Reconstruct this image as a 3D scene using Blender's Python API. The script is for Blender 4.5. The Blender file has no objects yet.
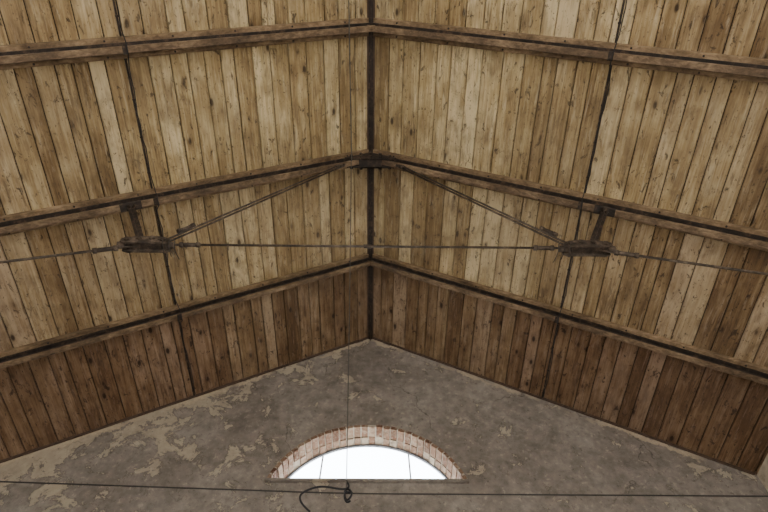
import bpy, bmesh, math, random
from mathutils import Vector, Matrix
random.seed(7)
C=bpy.context
# ================= camera ==================
F=589.3;PITCH=math.radians(59.20);YAW=math.radians(1.41);ROLL=math.radians(-0.71)
CX=0.072;CZ=1.6
fv=Vector((math.sin(YAW)*math.cos(PITCH),math.cos(YAW)*math.cos(PITCH),math.sin(PITCH)))
r0=Vector((math.cos(YAW),-math.sin(YAW),0));u0=r0.cross(fv)
rv=r0*math.cos(ROLL)+u0*math.sin(ROLL);uv=-r0*math.sin(ROLL)+u0*math.cos(ROLL)
cam=bpy.data.cameras.new('camera');co=bpy.data.objects.new('camera',cam);C.collection.objects.link(co)
M=Matrix.Identity(4)
for i in range(3):
    M[i][0]=rv[i];M[i][1]=uv[i];M[i][2]=-fv[i]
M[0][3]=CX;M[1][3]=0;M[2][3]=CZ
co.matrix_world=M
cam.sensor_width=36;cam.lens=F*36/768;cam.clip_start=.02
C.scene.camera=co
# ================= dims ==================
T=0.5517;A=math.atan(T);CA=math.cos(A);SA=math.sin(A)
ZR=CZ+6.0;XW=3.85;ZE=ZR-T*XW
YG=4.792;YR=[3.605,2.316,1.005,-.30,-1.61,-2.92,-4.23,-5.54];YB=-6.85
def roofz(x): return ZR-T*abs(x)
# ================= node helpers ==================
def mat(name):
    m=bpy.data.materials.new(name);m.use_nodes=True
    nt=m.node_tree;b=nt.nodes['Principled BSDF'];return m,nt,b
def ramp(nt,fac,stops,interp='LINEAR'):
    n=nt.nodes.new('ShaderNodeValToRGB');n.color_ramp.interpolation=interp
    e=n.color_ramp.elements
    while len(e)<len(stops): e.new(.5)
    for i,(p,c) in enumerate(stops):
        e[i].position=p;e[i].color=(c[0],c[1],c[2],1) if not isinstance(c,(int,float)) else (c,c,c,1)
    nt.links.new(fac,n.inputs['Fac']);return n.outputs['Color']
def mix(nt,fac,a,b,mode='MIX'):
    n=nt.nodes.new('ShaderNodeMix');n.data_type='RGBA';n.blend_type=mode
    for i,v in ((0,fac),(6,a),(7,b)):
        if hasattr(v,'node'): nt.links.new(v,n.inputs[i])
        elif i==0: n.inputs[0].default_value=v
        else: n.inputs[i].default_value=(v[0],v[1],v[2],1)
    return n.outputs[2]
def math_(nt,op,a,b=0,c=0):
    n=nt.nodes.new('ShaderNodeMath');n.operation=op
    for i,v in enumerate((a,b,c)):
        if hasattr(v,'node'): nt.links.new(v,n.inputs[i])
        else: n.inputs[i].default_value=v
    return n.outputs[0]
def mapping(nt,vec,scale):
    n=nt.nodes.new('ShaderNodeMapping');nt.links.new(vec,n.inputs['Vector']);n.inputs['Scale'].default_value=scale;return n.outputs[0]
def noise(nt,vec,scale,detail=4,rough=.55,dist=0):
    n=nt.nodes.new('ShaderNodeTexNoise');nt.links.new(vec,n.inputs['Vector'])
    n.inputs['Scale'].default_value=scale;n.inputs['Detail'].default_value=detail
    n.inputs['Roughness'].default_value=rough;n.inputs['Distortion'].default_value=dist
    return n.outputs['Fac']
def voro(nt,vec,scale,feat='F1'):
    n=nt.nodes.new('ShaderNodeTexVoronoi');nt.links.new(vec,n.inputs['Vector']);n.feature=feat
    n.inputs['Scale'].default_value=scale;return n
def bump(nt,b,h,s,d=.01):
    n=nt.nodes.new('ShaderNodeBump');n.inputs['Strength'].default_value=s;n.inputs['Distance'].default_value=d
    nt.links.new(h,n.inputs['Height']);nt.links.new(n.outputs[0],b.inputs['Normal'])
def objco(nt): return nt.nodes.new('ShaderNodeTexCoord').outputs['Object']

# ---- boards ----
def wood_boards():
    m,nt,b=mat('pine_boards');co_=objco(nt)
    at=nt.nodes.new('ShaderNodeAttribute');at.attribute_name='bcol'
    sp=nt.nodes.new('ShaderNodeSeparateColor');nt.links.new(at.outputs['Color'],sp.inputs[0])
    tone,off,bay_falloff=sp.outputs[0],sp.outputs[1],sp.outputs[2]
    cmb=nt.nodes.new('ShaderNodeCombineXYZ')
    nt.links.new(math_(nt,'MULTIPLY',off,37.0),cmb.inputs[0]);nt.links.new(math_(nt,'MULTIPLY',off,91.0),cmb.inputs[1])
    va=nt.nodes.new('ShaderNodeVectorMath');nt.links.new(co_,va.inputs[0]);nt.links.new(cmb.outputs[0],va.inputs[1]);v=va.outputs[0]
    g1=noise(nt,mapping(nt,v,(24,1.3,24)),1,5,.65,.8)
    g2=noise(nt,mapping(nt,v,(95,3,95)),1,3,.6)
    big=noise(nt,mapping(nt,v,(4,2.6,4)),1,4,.6)
    f=math_(nt,'MULTIPLY_ADD',g1,.8,math_(nt,'MULTIPLY_ADD',g2,.35,math_(nt,'MULTIPLY_ADD',tone,.42,-.32)))
    f=math_(nt,'MULTIPLY_ADD',big,.65,math_(nt,'SUBTRACT',f,.24))
    base=ramp(nt,f,[(.1,(.115,.072,.034)),(.33,(.27,.185,.088)),(.53,(.47,.355,.185)),(.8,(.78,.655,.41))])
    bl=ramp(nt,noise(nt,mapping(nt,v,(9,3.5,9)),1,4,.65,.5),[(.5,0),(.68,1)])
    base=mix(nt,math_(nt,'MULTIPLY',bl,.5),base,(.16,.105,.058))
    vo=voro(nt,mapping(nt,v,(8,3.6,8)),1)
    pres=ramp(nt,noise(nt,mapping(nt,v,(5,2,5)),1,1),[(.46,0),(.52,1)])
    halo=ramp(nt,vo.outputs['Distance'],[(.12,1),(.40,0)])
    base=mix(nt,math_(nt,'MULTIPLY',math_(nt,'MULTIPLY',halo,pres),.5),base,(.15,.092,.043))
    kn=ramp(nt,vo.outputs['Distance'],[(.09,1),(.17,0)])
    base=mix(nt,math_(nt,'MULTIPLY',math_(nt,'MULTIPLY',kn,pres),.9),base,(.03,.018,.011))
    st=noise(nt,mapping(nt,v,(30,2.6,30)),1,5,.7,1.0)
    stm=ramp(nt,st,[(.53,0),(.63,1)])
    st2=ramp(nt,noise(nt,mapping(nt,co_,(2.4,1.6,2.4)),1,4,.6),[(.40,0),(.58,1)])
    base=mix(nt,math_(nt,'MULTIPLY',math_(nt,'MULTIPLY',stm,st2),.6),base,(.075,.052,.034))
    sm=ramp(nt,noise(nt,mapping(nt,v,(22,10,22)),1,5,.7,.6),[(.59,0),(.65,1)])
    base=mix(nt,math_(nt,'MULTIPLY',sm,.8),base,(.04,.028,.02))
    ps=ramp(nt,noise(nt,mapping(nt,v,(20,2,20)),1.7,5,.7,.4),[(.56,0),(.68,1)])
    base=mix(nt,math_(nt,'MULTIPLY',ps,.4),base,(.76,.68,.49))
    sk=ramp(nt,noise(nt,mapping(nt,co_,(45,26,45)),1,3,.7),[(.61,0),(.69,1)])
    base=mix(nt,math_(nt,'MULTIPLY',sk,.65),base,(.045,.032,.024))
    gr=ramp(nt,noise(nt,co_,.9,5,.6),[(.35,0),(.7,1)])
    base=mix(nt,math_(nt,'MULTIPLY',gr,.38),base,(.18,.138,.09))
    base=mix(nt,bay_falloff,base,mix(nt,1.0,base,(.50,.42,.47),'MULTIPLY'))
    nt.links.new(base,b.inputs['Base Color']);b.inputs['Roughness'].default_value=.75
    b.inputs['Specular IOR Level'].default_value=.2
    bump(nt,b,g1,.3,.004)
    return m
def wood_dark(name,c0,c1,c2):
    m,nt,b=mat(name);v=objco(nt)
    g=noise(nt,mapping(nt,v,(5,40,40)),1,4,.6,.5)
    s=noise(nt,v,3,5,.65)
    col=ramp(nt,math_(nt,'MULTIPLY_ADD',s,.6,math_(nt,'MULTIPLY',g,.4)),[(.35,c0),(.5,c1),(.65,c2)])
    nt.links.new(col,b.inputs['Base Color']);b.inputs['Roughness'].default_value=.8
    bump(nt,b,g,.3,.005);return m
def iron(name,c,spc=14,bs=.4):
    m,nt,b=mat(name);v=objco(nt)
    s=noise(nt,v,spc,6,.7)
    col=ramp(nt,s,[(.35,c[0]),(.52,c[1]),(.68,c[2])])
    nt.links.new(col,b.inputs['Base Color']);b.inputs['Roughness'].default_value=.7;b.inputs['Metallic'].default_value=.1
    bump(nt,b,noise(nt,v,60,4,.7),bs,.003);return m
def plaster():
    m,nt,b=mat('aged_plaster');v=objco(nt)
    n1=noise(nt,v,1.3,6,.62,.3);n2=noise(nt,v,9,6,.7);n3=noise(nt,v,55,4,.7)
    col=ramp(nt,n1,[(.3,(.19,.163,.143)),(.5,(.26,.23,.205)),(.7,(.34,.306,.275))])
    col=mix(nt,.75,col,ramp(nt,n2,[(.3,(.55,.54,.53)),(.5,(.93,.93,.93)),(.7,(1.3,1.27,1.22))]),'MULTIPLY')
    sx=nt.nodes.new('ShaderNodeSeparateXYZ');nt.links.new(v,sx.inputs[0])
    dist=math_(nt,'SUBTRACT',math_(nt,'MULTIPLY_ADD',math_(nt,'ABSOLUTE',sx.outputs[0]),-T,ZR),sx.outputs[2])
    near=ramp(nt,dist,[(.0,1),(.55,.0)])
    left=ramp(nt,math_(nt,'MULTIPLY_ADD',sx.outputs[0],-.25,.2),[(.05,0),(.7,1)])
    pn=noise(nt,v,3.4,8,.68,.5)
    th=math_(nt,'ADD',pn,math_(nt,'MULTIPLY',math_(nt,'MULTIPLY_ADD',near,.75,.25),math_(nt,'MULTIPLY_ADD',left,.20,.03)))
    msk=ramp(nt,th,[(.62,0),(.64,1)])
    col=mix(nt,math_(nt,'MULTIPLY',msk,.75),col,mix(nt,n2,(.34,.29,.22),(.62,.53,.40)))
    edge=ramp(nt,th,[(.595,0),(.615,1),(.63,0)])
    col=mix(nt,math_(nt,'MULTIPLY',edge,.55),col,(.07,.056,.047))
    ds=ramp(nt,noise(nt,v,2.1,6,.7,.6),[(.52,0),(.68,1)])
    col=mix(nt,math_(nt,'MULTIPLY',ds,.4),col,(.10,.084,.073))
    pk=ramp(nt,noise(nt,v,18,5,.75),[(.59,0),(.65,1)])
    col=mix(nt,math_(nt,'MULTIPLY',pk,.45),col,(.46,.40,.33))
    pd=ramp(nt,noise(nt,v,23,5,.75,.4),[(.59,0),(.65,1)])
    col=mix(nt,math_(nt,'MULTIPLY',pd,.5),col,(.07,.058,.05))
    # a few hairline cracks
    wv=nt.nodes.new('ShaderNodeVectorMath');wv.operation='MULTIPLY_ADD'
    nn_=nt.nodes.new('ShaderNodeTexNoise');nt.links.new(v,nn_.inputs['Vector']);nn_.inputs['Scale'].default_value=2.2;nn_.inputs['Detail'].default_value=5
    nt.links.new(nn_.outputs['Color'],wv.inputs[0]);wv.inputs[1].default_value=(.9,.9,.9);nt.links.new(v,wv.inputs[2])
    vc=voro(nt,wv.outputs[0],.7,'DISTANCE_TO_EDGE')
    cr=ramp(nt,vc.outputs['Distance'],[(.0,1),(.006,0)])
    crp=ramp(nt,noise(nt,v,1.1,3,.5),[(.48,0),(.58,1)])
    col=mix(nt,math_(nt,'MULTIPLY',math_(nt,'MULTIPLY',cr,crp),.7),col,(.05,.04,.035))
    rg=math_(nt,'ADD',dist,math_(nt,'MULTIPLY_ADD',noise(nt,v,6,6,.7),.30,-.15))
    rl=ramp(nt,rg,[(.02,0),(.03,1),(.08,1),(.10,0)])
    rn=ramp(nt,noise(nt,v,1.8,3,.5),[(.40,0),(.50,1)])
    col=mix(nt,math_(nt,'MULTIPLY',math_(nt,'MULTIPLY',rl,rn),.8),col,mix(nt,n3,(.30,.23,.16),(.70,.59,.44)))
    nt.links.new(col,b.inputs['Base Color']);b.inputs['Roughness'].default_value=.92;b.inputs['Specular IOR Level'].default_value=.15
    h=math_(nt,'ADD',math_(nt,'MULTIPLY_ADD',n2,.6,math_(nt,'MULTIPLY',n3,.35)),math_(nt,'MULTIPLY',msk,.3))
    bump(nt,b,h,.6,.025);return m
def lime():
    m,nt,b=mat('pale_limewash');v=objco(nt)
    n2=noise(nt,v,6,6,.7)
    nt.links.new(ramp(nt,n2,[(.3,(.30,.26,.20)),(.5,(.58,.51,.41)),(.7,(.72,.66,.54))]),b.inputs['Base Color'])
    b.inputs['Roughness'].default_value=.9;bump(nt,b,n2,.5,.02);return m
def concrete():
    m,nt,b=mat('concrete_floor');v=objco(nt)
    nt.links.new(ramp(nt,noise(nt,v,2,6,.65),[(.3,(.30,.275,.235)),(.7,(.47,.44,.39))]),b.inputs['Base Color'])
    b.inputs['Roughness'].default_value=.85;return m
def brickm():
    m,nt,b=mat('brick_soffit');v=objco(nt)
    at=nt.nodes.new('ShaderNodeAttribute');at.attribute_name='bcol'
    sp=nt.nodes.new('ShaderNodeSeparateColor');nt.links.new(at.outputs['Color'],sp.inputs[0])
    col=ramp(nt,sp.outputs[0],[(0,(.12,.058,.036)),(.4,(.20,.11,.072)),(.75,(.29,.19,.13)),(1,(.42,.35,.27))])
    n2=noise(nt,v,26,5,.75)
    col=mix(nt,ramp(nt,n2,[(.48,0),(.64,.65)]),col,(.42,.355,.28))
    dk=noise(nt,v,14,4,.7)
    col=mix(nt,ramp(nt,dk,[(.55,0),(.68,.6)]),col,(.07,.045,.035))
    nt.links.new(col,b.inputs['Base Color']);b.inputs['Roughness'].default_value=.95;b.inputs['Specular IOR Level'].default_value=.1;bump(nt,b,n2,.6,.008);return m
def plain(name,c,r=.7,met=0):
    m,nt,b=mat(name);v=objco(nt)
    n=noise(nt,v,25,4,.6)
    nt.links.new(ramp(nt,n,[(.3,[x*.7 for x in c]),(.7,[min(1,x*1.25) for x in c])]),b.inputs['Base Color'])
    b.inputs['Roughness'].default_value=r;b.inputs['Metallic'].default_value=met;return m
M_b=wood_boards();M_bat=wood_dark('stained_timber',(.075,.047,.026),(.19,.128,.072),(.38,.27,.165))
M_bat2=wood_dark('stained_timber_strip',(.05,.032,.02),(.15,.10,.06),(.34,.24,.15))
M_i=iron('rusty_iron',[(.011,.008,.007),(.03,.021,.016),(.10,.063,.043)])
M_rod=iron('corroded_rod',[(.025,.018,.014),(.065,.048,.037),(.18,.135,.10)],12,.25)
M_p=plaster();M_l=lime();M_c=concrete();M_br=brickm()
M_mort=plain('lime_mortar',(.42,.37,.31),.95);M_frame=plain('glare_grey_frame',(.55,.57,.6),.5);M_cable=plain('black_cable',(.012,.012,.016),.6)  # window frame's pale grey has the sky glare put into its colour
M_dframe=plain('dark_window_frame',(.09,.09,.1),.5)
M_wire=plain('dull_steel_wire',(.035,.031,.03),.6,.2);M_line=plain('thin_cord',(.09,.082,.072),.8);M_back=plain('roof_deck_underlay',(.03,.02,.013),.95)
M_edge=plain('edge_timber',(.08,.05,.035),.85)
m,nt,b=mat('window_glass');nt.nodes.remove(b)
o=nt.nodes['Material Output'];tr=nt.nodes.new('ShaderNodeBsdfTransparent');gl=nt.nodes.new('ShaderNodeBsdfGlossy');mx=nt.nodes.new('ShaderNodeMixShader')
gl.inputs['Roughness'].default_value=.1;tr.inputs[0].default_value=(.95,.98,1,1);mx.inputs[0].default_value=.05
nt.links.new(tr.outputs[0],mx.inputs[1]);nt.links.new(gl.outputs[0],mx.inputs[2]);nt.links.new(mx.outputs[0],o.inputs[0]);M_g=m
# ================= mesh helpers ==================
class B:
    def __init__(s): s.bm=bmesh.new();s.lay=s.bm.loops.layers.float_color.new('bcol')
    def prism(s,prof,p0,p1,ax,ay,col=(0,0,0,1),prof2=None):
        q=prof2 or prof
        a=[s.bm.verts.new(p0+ax*x+ay*y) for x,y in prof]
        c=[s.bm.verts.new(p1+ax*x+ay*y) for x,y in q]
        n=len(prof);fs=[s.bm.faces.new(a),s.bm.faces.new(c[::-1])]
        for i in range(n): fs.append(s.bm.faces.new([a[i],c[i],c[(i+1)%n],a[(i+1)%n]]))
        for f in fs:
            for l in f.loops: l[s.lay]=col
        return fs
    def beam(s,p0,p1,wx,wy,ax,col=(0,0,0,1),ch=0):
        p0=Vector(p0);p1=Vector(p1);d=(p1-p0).normalized();ax=Vector(ax);ax=(ax-d*ax.dot(d)).normalized();ay=d.cross(ax)
        x,y=wx/2,wy/2
        if ch: pr=[(-x+ch,-y),(x-ch,-y),(x,-y+ch),(x,y-ch),(x-ch,y),(-x+ch,y),(-x,y-ch),(-x,-y+ch)]
        else: pr=[(-x,-y),(x,-y),(x,y),(-x,y)]
        s.prism(pr,p0,p1,ax,ay,col)
    def rod(s,p0,p1,r,n=10,r2=None):
        p0=Vector(p0);p1=Vector(p1);d=(p1-p0).normalized();ax=d.orthogonal().normalized();ay=d.cross(ax);r2=r2 or r
        cs=[(math.cos(2*math.pi*i/n),math.sin(2*math.pi*i/n)) for i in range(n)]
        s.prism([(a*r,b_*r) for a,b_ in cs],p0,p1,ax,ay,prof2=[(a*r2,b_*r2) for a,b_ in cs])
    def obj(s,name,m,parent=None,smooth=False):
        bmesh.ops.recalc_face_normals(s.bm,faces=s.bm.faces)
        me=bpy.data.meshes.new(name);s.bm.to_mesh(me);s.bm.free()
        for mm in (m if isinstance(m,list) else [m]): me.materials.append(mm)
        ob=bpy.data.objects.new(name,me);C.collection.objects.link(ob)
        if smooth:
            for p in me.polygons: p.use_smooth=len(p.vertices)==4
        if parent: ob.parent=parent
        return ob
def empty(name,parent=None):
    e=bpy.data.objects.new(name,None);C.collection.objects.link(e)
    if parent: e.parent=parent
    return e
def curve(name,pts,r,m,parent=None,bez=False):
    cu=bpy.data.curves.new(name,'CURVE');cu.dimensions='3D';cu.bevel_depth=r;cu.bevel_resolution=3
    if bez:
        sp=cu.splines.new('NURBS');sp.points.add(len(pts)-1);sp.order_u=3;sp.use_endpoint_u=True;cu.resolution_u=8
    else:
        sp=cu.splines.new('POLY');sp.points.add(len(pts)-1)
    for i,p in enumerate(pts): sp.points[i].co=(*p,1)
    cu.materials.append(m)
    ob=bpy.data.objects.new(name,cu);C.collection.objects.link(ob)
    if parent: ob.parent=parent
    return ob
X=Vector((1,0,0));Y=Vector((0,1,0));Z=Vector((0,0,1))
def sl(side,s,n,y):
    return Vector((side*(s*CA-n*SA),y,ZR-s*SA-n*CA))
SMAX=XW/CA
# ================= ceiling ==================
ceil=empty('ceiling')
ys=[YG+.3]+YR+[YB-.3]
bd=B()
rnd=random.Random(11)
for side in (-1,1):
    ax=Vector((side*CA,0,-SA));ay=Vector((-side*SA,0,-CA))
    for k in range(len(ys)-1):
        y1,y0=ys[k],ys[k+1]
        if k==0: y1=YG-.001
        s=.012
        while s<SMAX+.1:
            w=rnd.choice([.12,.14,.155,.165,.175,.19]);e=min(s+w,SMAX+.14)
            g=.0034;c=.006;h=rnd.uniform(-.004,.004);tl=rnd.uniform(-.003,.003)
            pr=[(s+g,-.025),(e-g,-.025),(e-g,-c+h+tl),(e-g-c,h+tl),(s+g+c,h-tl),(s+g,-c+h-tl)]
            t=min(1,max(0,rnd.gauss(.5,.28)))
            bay_falloff=[.85,.25,.03,.15][k] if k<4 else .1
            bay_falloff=min(1,bay_falloff+max(0,(s-1.4)*.2)+rnd.uniform(-.08,.08));bay_falloff=max(0,bay_falloff)  # bay tone, plus corner light falloff painted in toward the eaves
            bd.prism(pr,Vector((0,y0,ZR)),Vector((0,y1,ZR)),ax,ay,(t,rnd.random(),bay_falloff,1))
            s=e
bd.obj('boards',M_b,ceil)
bk=B()
for side in (-1,1):
    ax=Vector((side*CA,0,-SA));ay=Vector((-side*SA,0,-CA))
    bk.prism([(0,-.027),(SMAX+.5,-.027),(SMAX+.5,-.10),(0,-.10)],Vector((0,YB-.4,ZR)),Vector((0,YG+.5,ZR)),ax,ay)
bk.obj('roof_deck',M_back,ceil)
# ================= ridge beam ==================
rb=empty('ridge_beam')
q=B();q.beam((0,YB+.01,ZR-.025),(0,YG-.005,ZR-.025),.075,.04,X);q.obj('ridge_board',M_edge,rb)
q=B();q.beam((0,YB+.01,ZR-.052),(0,YG-.005,ZR-.052),.045,.012,X);q.beam((0,YB+.01,ZR-.070),(0,YG-.005,ZR-.070),.010,.035,X);q.obj('ridge_tee_bar',M_i,rb)
# ================= rafters ==================
for k,yr in enumerate(YR):
    e=empty('roof_rafter')
    bt=B();ir=B();st=B()
    for side in (-1,1):
        a=lambda s,n,dy=0:sl(side,s,n,yr+dy)
        bt.beam(a(.02,.020),a(SMAX-.01,.020),.165,.040,Y,ch=.004)
        ir.beam(a(.02,.046),a(SMAX-.01,.046),.085,.010,Y)
        ir.beam(a(.02,.075),a(SMAX-.01,.075),.014,.055,Y)
        st.beam(a(.02,.108),a(SMAX-.01,.108),.055,.022,Y,ch=.003)
        s=.3
        while s<SMAX-.1:
            for dy in (-.062,.062):
                ir.rod(a(s,.039,dy),a(s,.048,dy),.009,6)
            s+=.52
    bt.obj('timber_pad',M_bat,e);ir.obj('iron_section',M_i,e);st.obj('bottom_flange',M_bat2,e)
# ================= slim longitudinal bars ==================
for side in (-1,1):
    s0=1.97/CA
    e=empty('purlin_bar',ceil)
    q=B();q.beam(sl(side,s0,.006,YB+.01),sl(side,s0,.006,YG-.01),.016,.012,(side*CA,0,-SA))
    q.obj('flat_bar',M_i,e)
    q=B();yy=YB+.1
    while yy<YG:
        q.rod(sl(side,s0,.008,yy),sl(side,s0,.018,yy),.013,8);yy+=.327
    for yr in YR: q.beam(sl(side,s0,.122,yr-.035),sl(side,s0,.122,yr+.035),.04,.010,(side*CA,0,-SA),ch=.004)
    q.obj('fixings',M_i,e)
    pts=[];yy=YB+.2
    while yy<YG-.02:
        d=min(abs(yy-r) for r in YR)
        n=.012 if d>.12 else .125
        pts.append(sl(side,s0+.012*side+rnd.uniform(-.010,.010),n,yy));yy+=.10
    curve('electric_cable',pts,.004,M_cable,e)
# ================= Polonceau truss ==================
tr=empty('roof_truss');yt=YR[1]
JZ=CZ+4.032;JX=1.735
q=B();rr=B()
for dy in (-.045,.045):
    q.prism([(-.27,-.20),(-.19,-.235),(.19,-.235),(.27,-.20),(.21,-.125),(0,-.045),(-.21,-.125)],Vector((0,yt+dy-.006,ZR)),Vector((0,yt+dy+.006,ZR)),X,Z)
for x,z in ((-.2,-.19),(.2,-.19),(-.1,-.13),(.1,-.13),(0,-.1),(0,-.2),(-.1,-.21),(.1,-.21)):
    q.rod((x,yt-.075,ZR+z),(x,yt+.075,ZR+z),.018,6)
q.beam((-.12,yt,ZR-.225),(.12,yt,ZR-.225),.11,.02,Y,ch=.005)
q.obj('crown_gusset',M_i,tr)
def turnbuckle(b,p,d,l=.16,r=.024):
    d=d.normalized();b.rod(p-d*l/2,p+d*l/2,r,8)
    for s in (-1,1): b.rod(p+d*s*(l/2),p+d*s*(l/2+.03),r*1.3,6)
jb=B();sb=B()
for side in (-1,1):
    J=Vector((side*JX,yt,JZ));Cn=Vector((side*.22,yt,ZR-.20))
    for dy in (-.013,.013): rr.rod(J+Vector((-side*.12,dy,.03)),Cn+Vector((0,dy,0)),.0085,8)
    d=(Cn-J).normalized()
    turnbuckle(rr,J+d*.36,d,.10,.017);turnbuckle(rr,Cn-d*.14,d,.06,.019)
    E=Vector((side*(XW-.01),yt,CZ+3.42))
    rr.rod(J,E,.0105,8);d2=(E-J).normalized();turnbuckle(rr,J+d2*.30,d2,.12,.018)
    for dy in (-.04,.04):
        jb.prism([(-.19,-.03),(-.15,-.05),(.15,-.05),(.19,-.03),(.19,.015),(.09,.05),(-.09,.05),(-.19,.015)],J+Vector((0,dy-.007,0)),J+Vector((0,dy+.007,0)),X,Z)
    jb.prism([(-.12,-.025),(.12,-.025),(.12,.02),(-.12,.02)],J+Vector((0,-.034,0)),J+Vector((0,.034,0)),X,Z)
    for x,z in ((-.14,-.01),(-.05,.01),(.05,.01),(.14,-.01)):
        jb.rod(J+Vector((x,-.065,z)),J+Vector((x,.065,z)),.014,6)
        for dy in (-.054,.054): jb.rod(J+Vector((x,dy-.009,z)),J+Vector((x,dy+.009,z)),.024,6)
    for x in (-.19,.19): jb.rod(J+Vector((x-.03,0,-.01)),J+Vector((x+.03,0,-.01)),.027,8)
    top=Vector((side*2.10,yt,roofz(2.10)-.137));bot=J+Vector((side*.05,0,.03));ds=(top-bot).normalized();sx=ds.cross(Y)
    for (a_,b_) in ((.014,.06),(.06,.014)):
        sb.prism([(-a_/2,-b_/2),(a_/2,-b_/2),(a_/2,b_/2),(-a_/2,b_/2)],bot,top,sx,Y)
    sb.rod(top-ds*.05,top,.026,8,.042);sb.beam(top-Vector((side*.09*CA,0,-.09*SA)),top+Vector((side*.09*CA,0,-.09*SA)),.08,.02,Y,ch=.004)
    sb.rod(bot-ds*.02,bot+ds*.06,.042,8,.028)
rr.rod((-JX,yt,JZ),(JX,yt,JZ),.0095,8)
for side in (-1,1):
    turnbuckle(rr,Vector((side*(JX-.34),yt,JZ)),X,.10,.017)
rr.rod((-.03,yt,JZ),(.03,yt,JZ),.016,8)
rr.obj('tie_rods',M_rod,tr,True);jb.obj('joint_plates',M_rod,tr);sb.obj('struts',M_i,tr)
for side in (-1,1):
    J=Vector((side*JX,yt,JZ))
    for i in range(3):
        p=J+Vector((-side*(.10+.05*i),-.05,-.01))
        curve('binding_wire',[p,p+Vector((-side*.05,-.02,-.02)),p+Vector((-side*.07,-.01,-.10-.03*i)),p+Vector((-side*(.10+.02*i),.02,-.18-.04*i))],.0028,M_wire,tr,True)
# ================= walls ==================
TH=.30
AR=1.005;AZ=CZ+3.465;SILL=CZ+3.785;HW=math.sqrt(AR**2-(SILL-AZ)**2)
g=bmesh.new()
R2=AR+.03;HW2=math.sqrt(R2**2-(SILL-AZ)**2)
def gv(x,y,z): return g.verts.new((x,y,z))
xs=[-XW-.3]+[-XW+ (XW-HW2)*i/8 for i in range(9)]+[HW2*math.sin(math.pi/2*i/20) for i in range(-19,20)]+[HW2+(XW-HW2)*i/8 for i in range(9)]+[XW+.3]+[0]
xs=sorted(set(round(v,5) for v in xs))
def quad(*p):
    try: g.faces.new([gv(*v) for v in p])
    except Exception: pass
for i in range(len(xs)-1):
    a,b_=xs[i],xs[i+1];mid=(a+b_)/2
    ra,rb_=roofz(a)+.02,roofz(b_)+.02
    for y in (YG,YG+TH):
        if abs(mid)<HW2:
            quad((a,y,0),(b_,y,0),(b_,y,SILL),(a,y,SILL))
            za=AZ+math.sqrt(max(0,R2**2-a*a));zb=AZ+math.sqrt(max(0,R2**2-b_*b_))
            quad((a,y,za),(b_,y,zb),(b_,y,rb_),(a,y,ra))
            if y==YG:
                quad((a,YG,za),(b_,YG,zb),(b_,YG+TH,zb),(a,YG+TH,za));quad((a,YG,SILL),(b_,YG,SILL),(b_,YG+TH,SILL),(a,YG+TH,SILL))
        else: quad((a,y,0),(b_,y,0),(b_,y,rb_),(a,y,ra))
quad((-XW-.3,YG,0),(-XW-.3,YG+TH,0),(-XW-.3,YG+TH,roofz(XW+.3)),(-XW-.3,YG,roofz(XW+.3)))
quad((XW+.3,YG,0),(XW+.3,YG+TH,0),(XW+.3,YG+TH,roofz(XW+.3)),(XW+.3,YG,roofz(XW+.3)))
bmesh.ops.remove_doubles(g,verts=g.verts,dist=.0004);bmesh.ops.recalc_face_normals(g,faces=g.faces)
me=bpy.data.meshes.new('wall_front');g.to_mesh(me);g.free();me.materials.append(M_p)
wf=bpy.data.objects.new('wall_front',me);C.collection.objects.link(wf)
q=B()
for side in (-1,1): q.beam(sl(side,.03,.012,YG-.010),sl(side,SMAX-.02,.012,YG-.010),.018,.024,Y)
q.obj('trim_1',M_edge)
def wallx(name,side,m):
    b_=B();x=side*(XW+.15);zt=roofz(XW)+.02
    wins=[(-5.6,-4.0),(-2.9,-1.3)]
    z0,z1=1.0,2.9
    edges=[YB-.3]+[v for w in wins for v in w]+[YG+.001]
    for i in range(len(edges)-1):
        a_,c_=edges[i],edges[i+1]
        if i%2==0: b_.beam((x,a_,zt/2),(x,c_,zt/2),.30,zt,X)
        else:
            b_.beam((x,a_,z0/2),(x,c_,z0/2),.30,z0,X);b_.beam((x,a_,(z1+zt)/2),(x,c_,(z1+zt)/2),.30,zt-z1,X)
    b_.obj(name,m)
    for (a_,c_) in wins:
        w=empty('window_2');fr=B()
        xf=side*(XW+.2)
        for yy in (a_+.03,(a_+c_)/2,c_-.03): fr.beam((xf,yy,z0),(xf,yy,z1),.05,.05,X)
        for i in range(5): zz=z0+.03+(z1-z0-.06)*i/4;fr.beam((xf,a_+.03,zz),(xf,c_-.03,zz),.05,.04,X)
        fr.obj('frame',M_dframe,w)
wallx('wall_left',-1,M_p);wallx('wall_right',1,M_l)
b_=B();DW,DH=2.0,4.2
def prismxz(b_,poly,y0,y1): b_.prism(poly,Vector((0,y0,0)),Vector((0,y1,0)),X,Z)
for s in (-1,1): prismxz(b_,[(s*DW,0),(s*(XW+.3),0),(s*(XW+.3),roofz(XW+.3)),(s*DW,roofz(DW))],YB-.3,YB)
prismxz(b_,[(-DW,DH),(DW,DH),(DW,roofz(DW)),(0,ZR),(-DW,roofz(DW))],YB-.3,YB)
b_.obj('wall_back',M_p)
b_=B();b_.beam((0,YB-.3,-.05),(0,YG+TH,-.05),2*XW+.6,.1,X);b_.obj('floor',M_c)
b_=B();b_.beam((0,-60,-.16),(0,60,-.16),120,.1,X);b_.obj('ground_outside',M_c)
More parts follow.
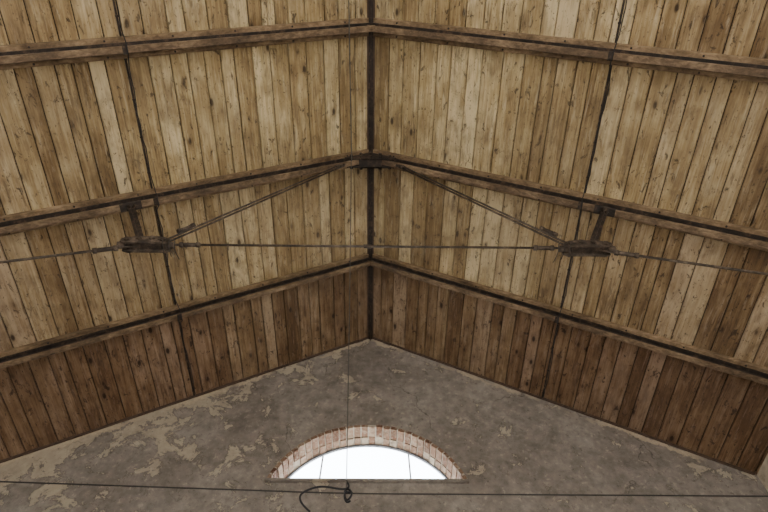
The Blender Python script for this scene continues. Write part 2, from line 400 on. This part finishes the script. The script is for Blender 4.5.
# ================= brick arch soffit ==================
ba=empty('brick_arch');bb=B()
amax=math.acos((SILL-AZ)/AR);nb=32;da=2*amax/nb
for row,(ya,yb) in enumerate(((YG-.004,YG+.145),(YG+.155,YG+TH-.0))):
    for i in range(nb):
        a0=-amax+da*i+.007;a1=a0+da-.014
        rr_=AR+rnd.uniform(-.010,.003);ro=AR+.032
        pr=[(rr_*math.sin(a0),rr_*math.cos(a0)),(rr_*math.sin(a1),rr_*math.cos(a1)),(ro*math.sin(a1),ro*math.cos(a1)),(ro*math.sin(a0),ro*math.cos(a0))]
        t=rnd.uniform(0,.9) if row==0 else rnd.uniform(.4,1)
        bb.prism(pr,Vector((0,ya+rnd.uniform(-.006,.006),AZ)),Vector((0,yb,AZ)),X,Z,(t,0,0,1))
bb.obj('bricks',M_br,ba)
mo=B();n=48
for i in range(n):
    a0=-amax+2*amax*i/n;a1=a0+2*amax/n;ri=AR+.008;ro=AR+.034
    mo.prism([(ri*math.sin(a0),ri*math.cos(a0)),(ri*math.sin(a1),ri*math.cos(a1)),(ro*math.sin(a1),ro*math.cos(a1)),(ro*math.sin(a0),ro*math.cos(a0))],Vector((0,YG+.001,AZ)),Vector((0,YG+TH-.002,AZ)),X,Z)
mo.obj('mortar',M_mort,ba)
b_=B();b_.beam((-HW-.03,YG+.13,SILL-.012),(HW+.03,YG+.13,SILL-.012),.34,.03,Y,ch=.005);b_.obj('sill',M_p,ba)
w=empty('window_1');fr=B();yf=YG+TH-.03
def arcband(b_,ri,ro,y0,y1,n=40):
    am=math.acos((SILL-AZ)/ro)
    for i in range(n):
        a0=-am+2*am*i/n;a1=a0+2*am/n
        b_.prism([(ri*math.sin(a0),ri*math.cos(a0)),(ri*math.sin(a1),ri*math.cos(a1)),(ro*math.sin(a1),ro*math.cos(a1)),(ro*math.sin(a0),ro*math.cos(a0))],Vector((0,y0,AZ)),Vector((0,y1,AZ)),X,Z)
fr2=B();arcband(fr2,AR-.022,AR-.006,yf-.015,yf+.015);fr2.obj('arched_frame',M_dframe,w)
fr.beam((-HW,yf,SILL+.02),(HW,yf,SILL+.02),.03,.03,Y)
for x in (-.5,.45):
    fr.beam((x,yf,SILL+.02),(x*.96,yf,AZ+math.sqrt((AR-.02)**2-x*x)),.018,.018,Y)
fr.obj('frame',M_frame,w)
b_=B();pr=[(-HW+.01,SILL+.01)]+[((AR-.02)*math.sin(-amax+2*amax*i/40),AZ+(AR-.02)*math.cos(-amax+2*amax*i/40)) for i in range(41)]+[(HW-.01,SILL+.01)]
prismxz(b_,pr,yf-.003,yf+.003);b_.obj('glass',M_g,w)
# ================= wires ==================
yw=4.0
def wz(x):
    if x<-.15: return CZ+3.04+(-.15-x)*.10/2.77
    return CZ+3.04-(x+.15)*.01/3.35
pts=[Vector((x/10*XW,yw,wz(x/10*XW))) for x in range(-10,11)]
curve('span_wire',pts,.006,M_wire)
hc=empty('hanging_cable')
K=Vector((-.15,yw-.012,wz(-.15)))
curve('line',[Vector((-.20,yt-.03,ZR-.24)),Vector((-.185,yt+.5,ZR-.90)),K+Vector((-.004,0,.12)),K],.0042,M_line,hc,True)
curve('line_upper',[Vector((-.20,YB+.3,ZR-.27)),Vector((-.20,0,ZR-.27)),Vector((-.195,yt-.03,ZR-.245))],.0055,M_line,hc)
pts=[K+Vector((0,0,.10)),K+Vector((.03,-.02,.04)),K+Vector((-.02,-.03,0)),K+Vector((-.20,-.02,.05)),K+Vector((-.32,0,.02)),K+Vector((-.37,.0,-.03)),K+Vector((-.34,0,-.11)),K+Vector((-.27,0,-.17))]
curve('rope_loop',pts,.008,M_cable,hc,True)
pts=[K+Vector((.015+.03*math.cos(t*.9),-.01+.02*math.sin(t*1.7),-.01+.045*math.sin(t*.9)-.003*t)) for t in range(14)]
curve('rope_knot',pts,.008,M_cable,hc,True)
# ================= lights ==================
wd=bpy.data.worlds.new('world');C.scene.world=wd;wd.use_nodes=True
bg=wd.node_tree.nodes['Background'];bg.inputs[0].default_value=(.89,.94,1,1);bg.inputs[1].default_value=18.0
s_=bpy.data.lights.new('sun','SUN');s_.energy=30;s_.angle=math.radians(3);s_.color=(1,.95,.87)
so=bpy.data.objects.new('sun',s_);C.collection.objects.link(so)
so.rotation_euler=Vector((.03,math.cos(math.radians(27)),-math.sin(math.radians(27)))).to_track_quat('-Z','Y').to_euler()
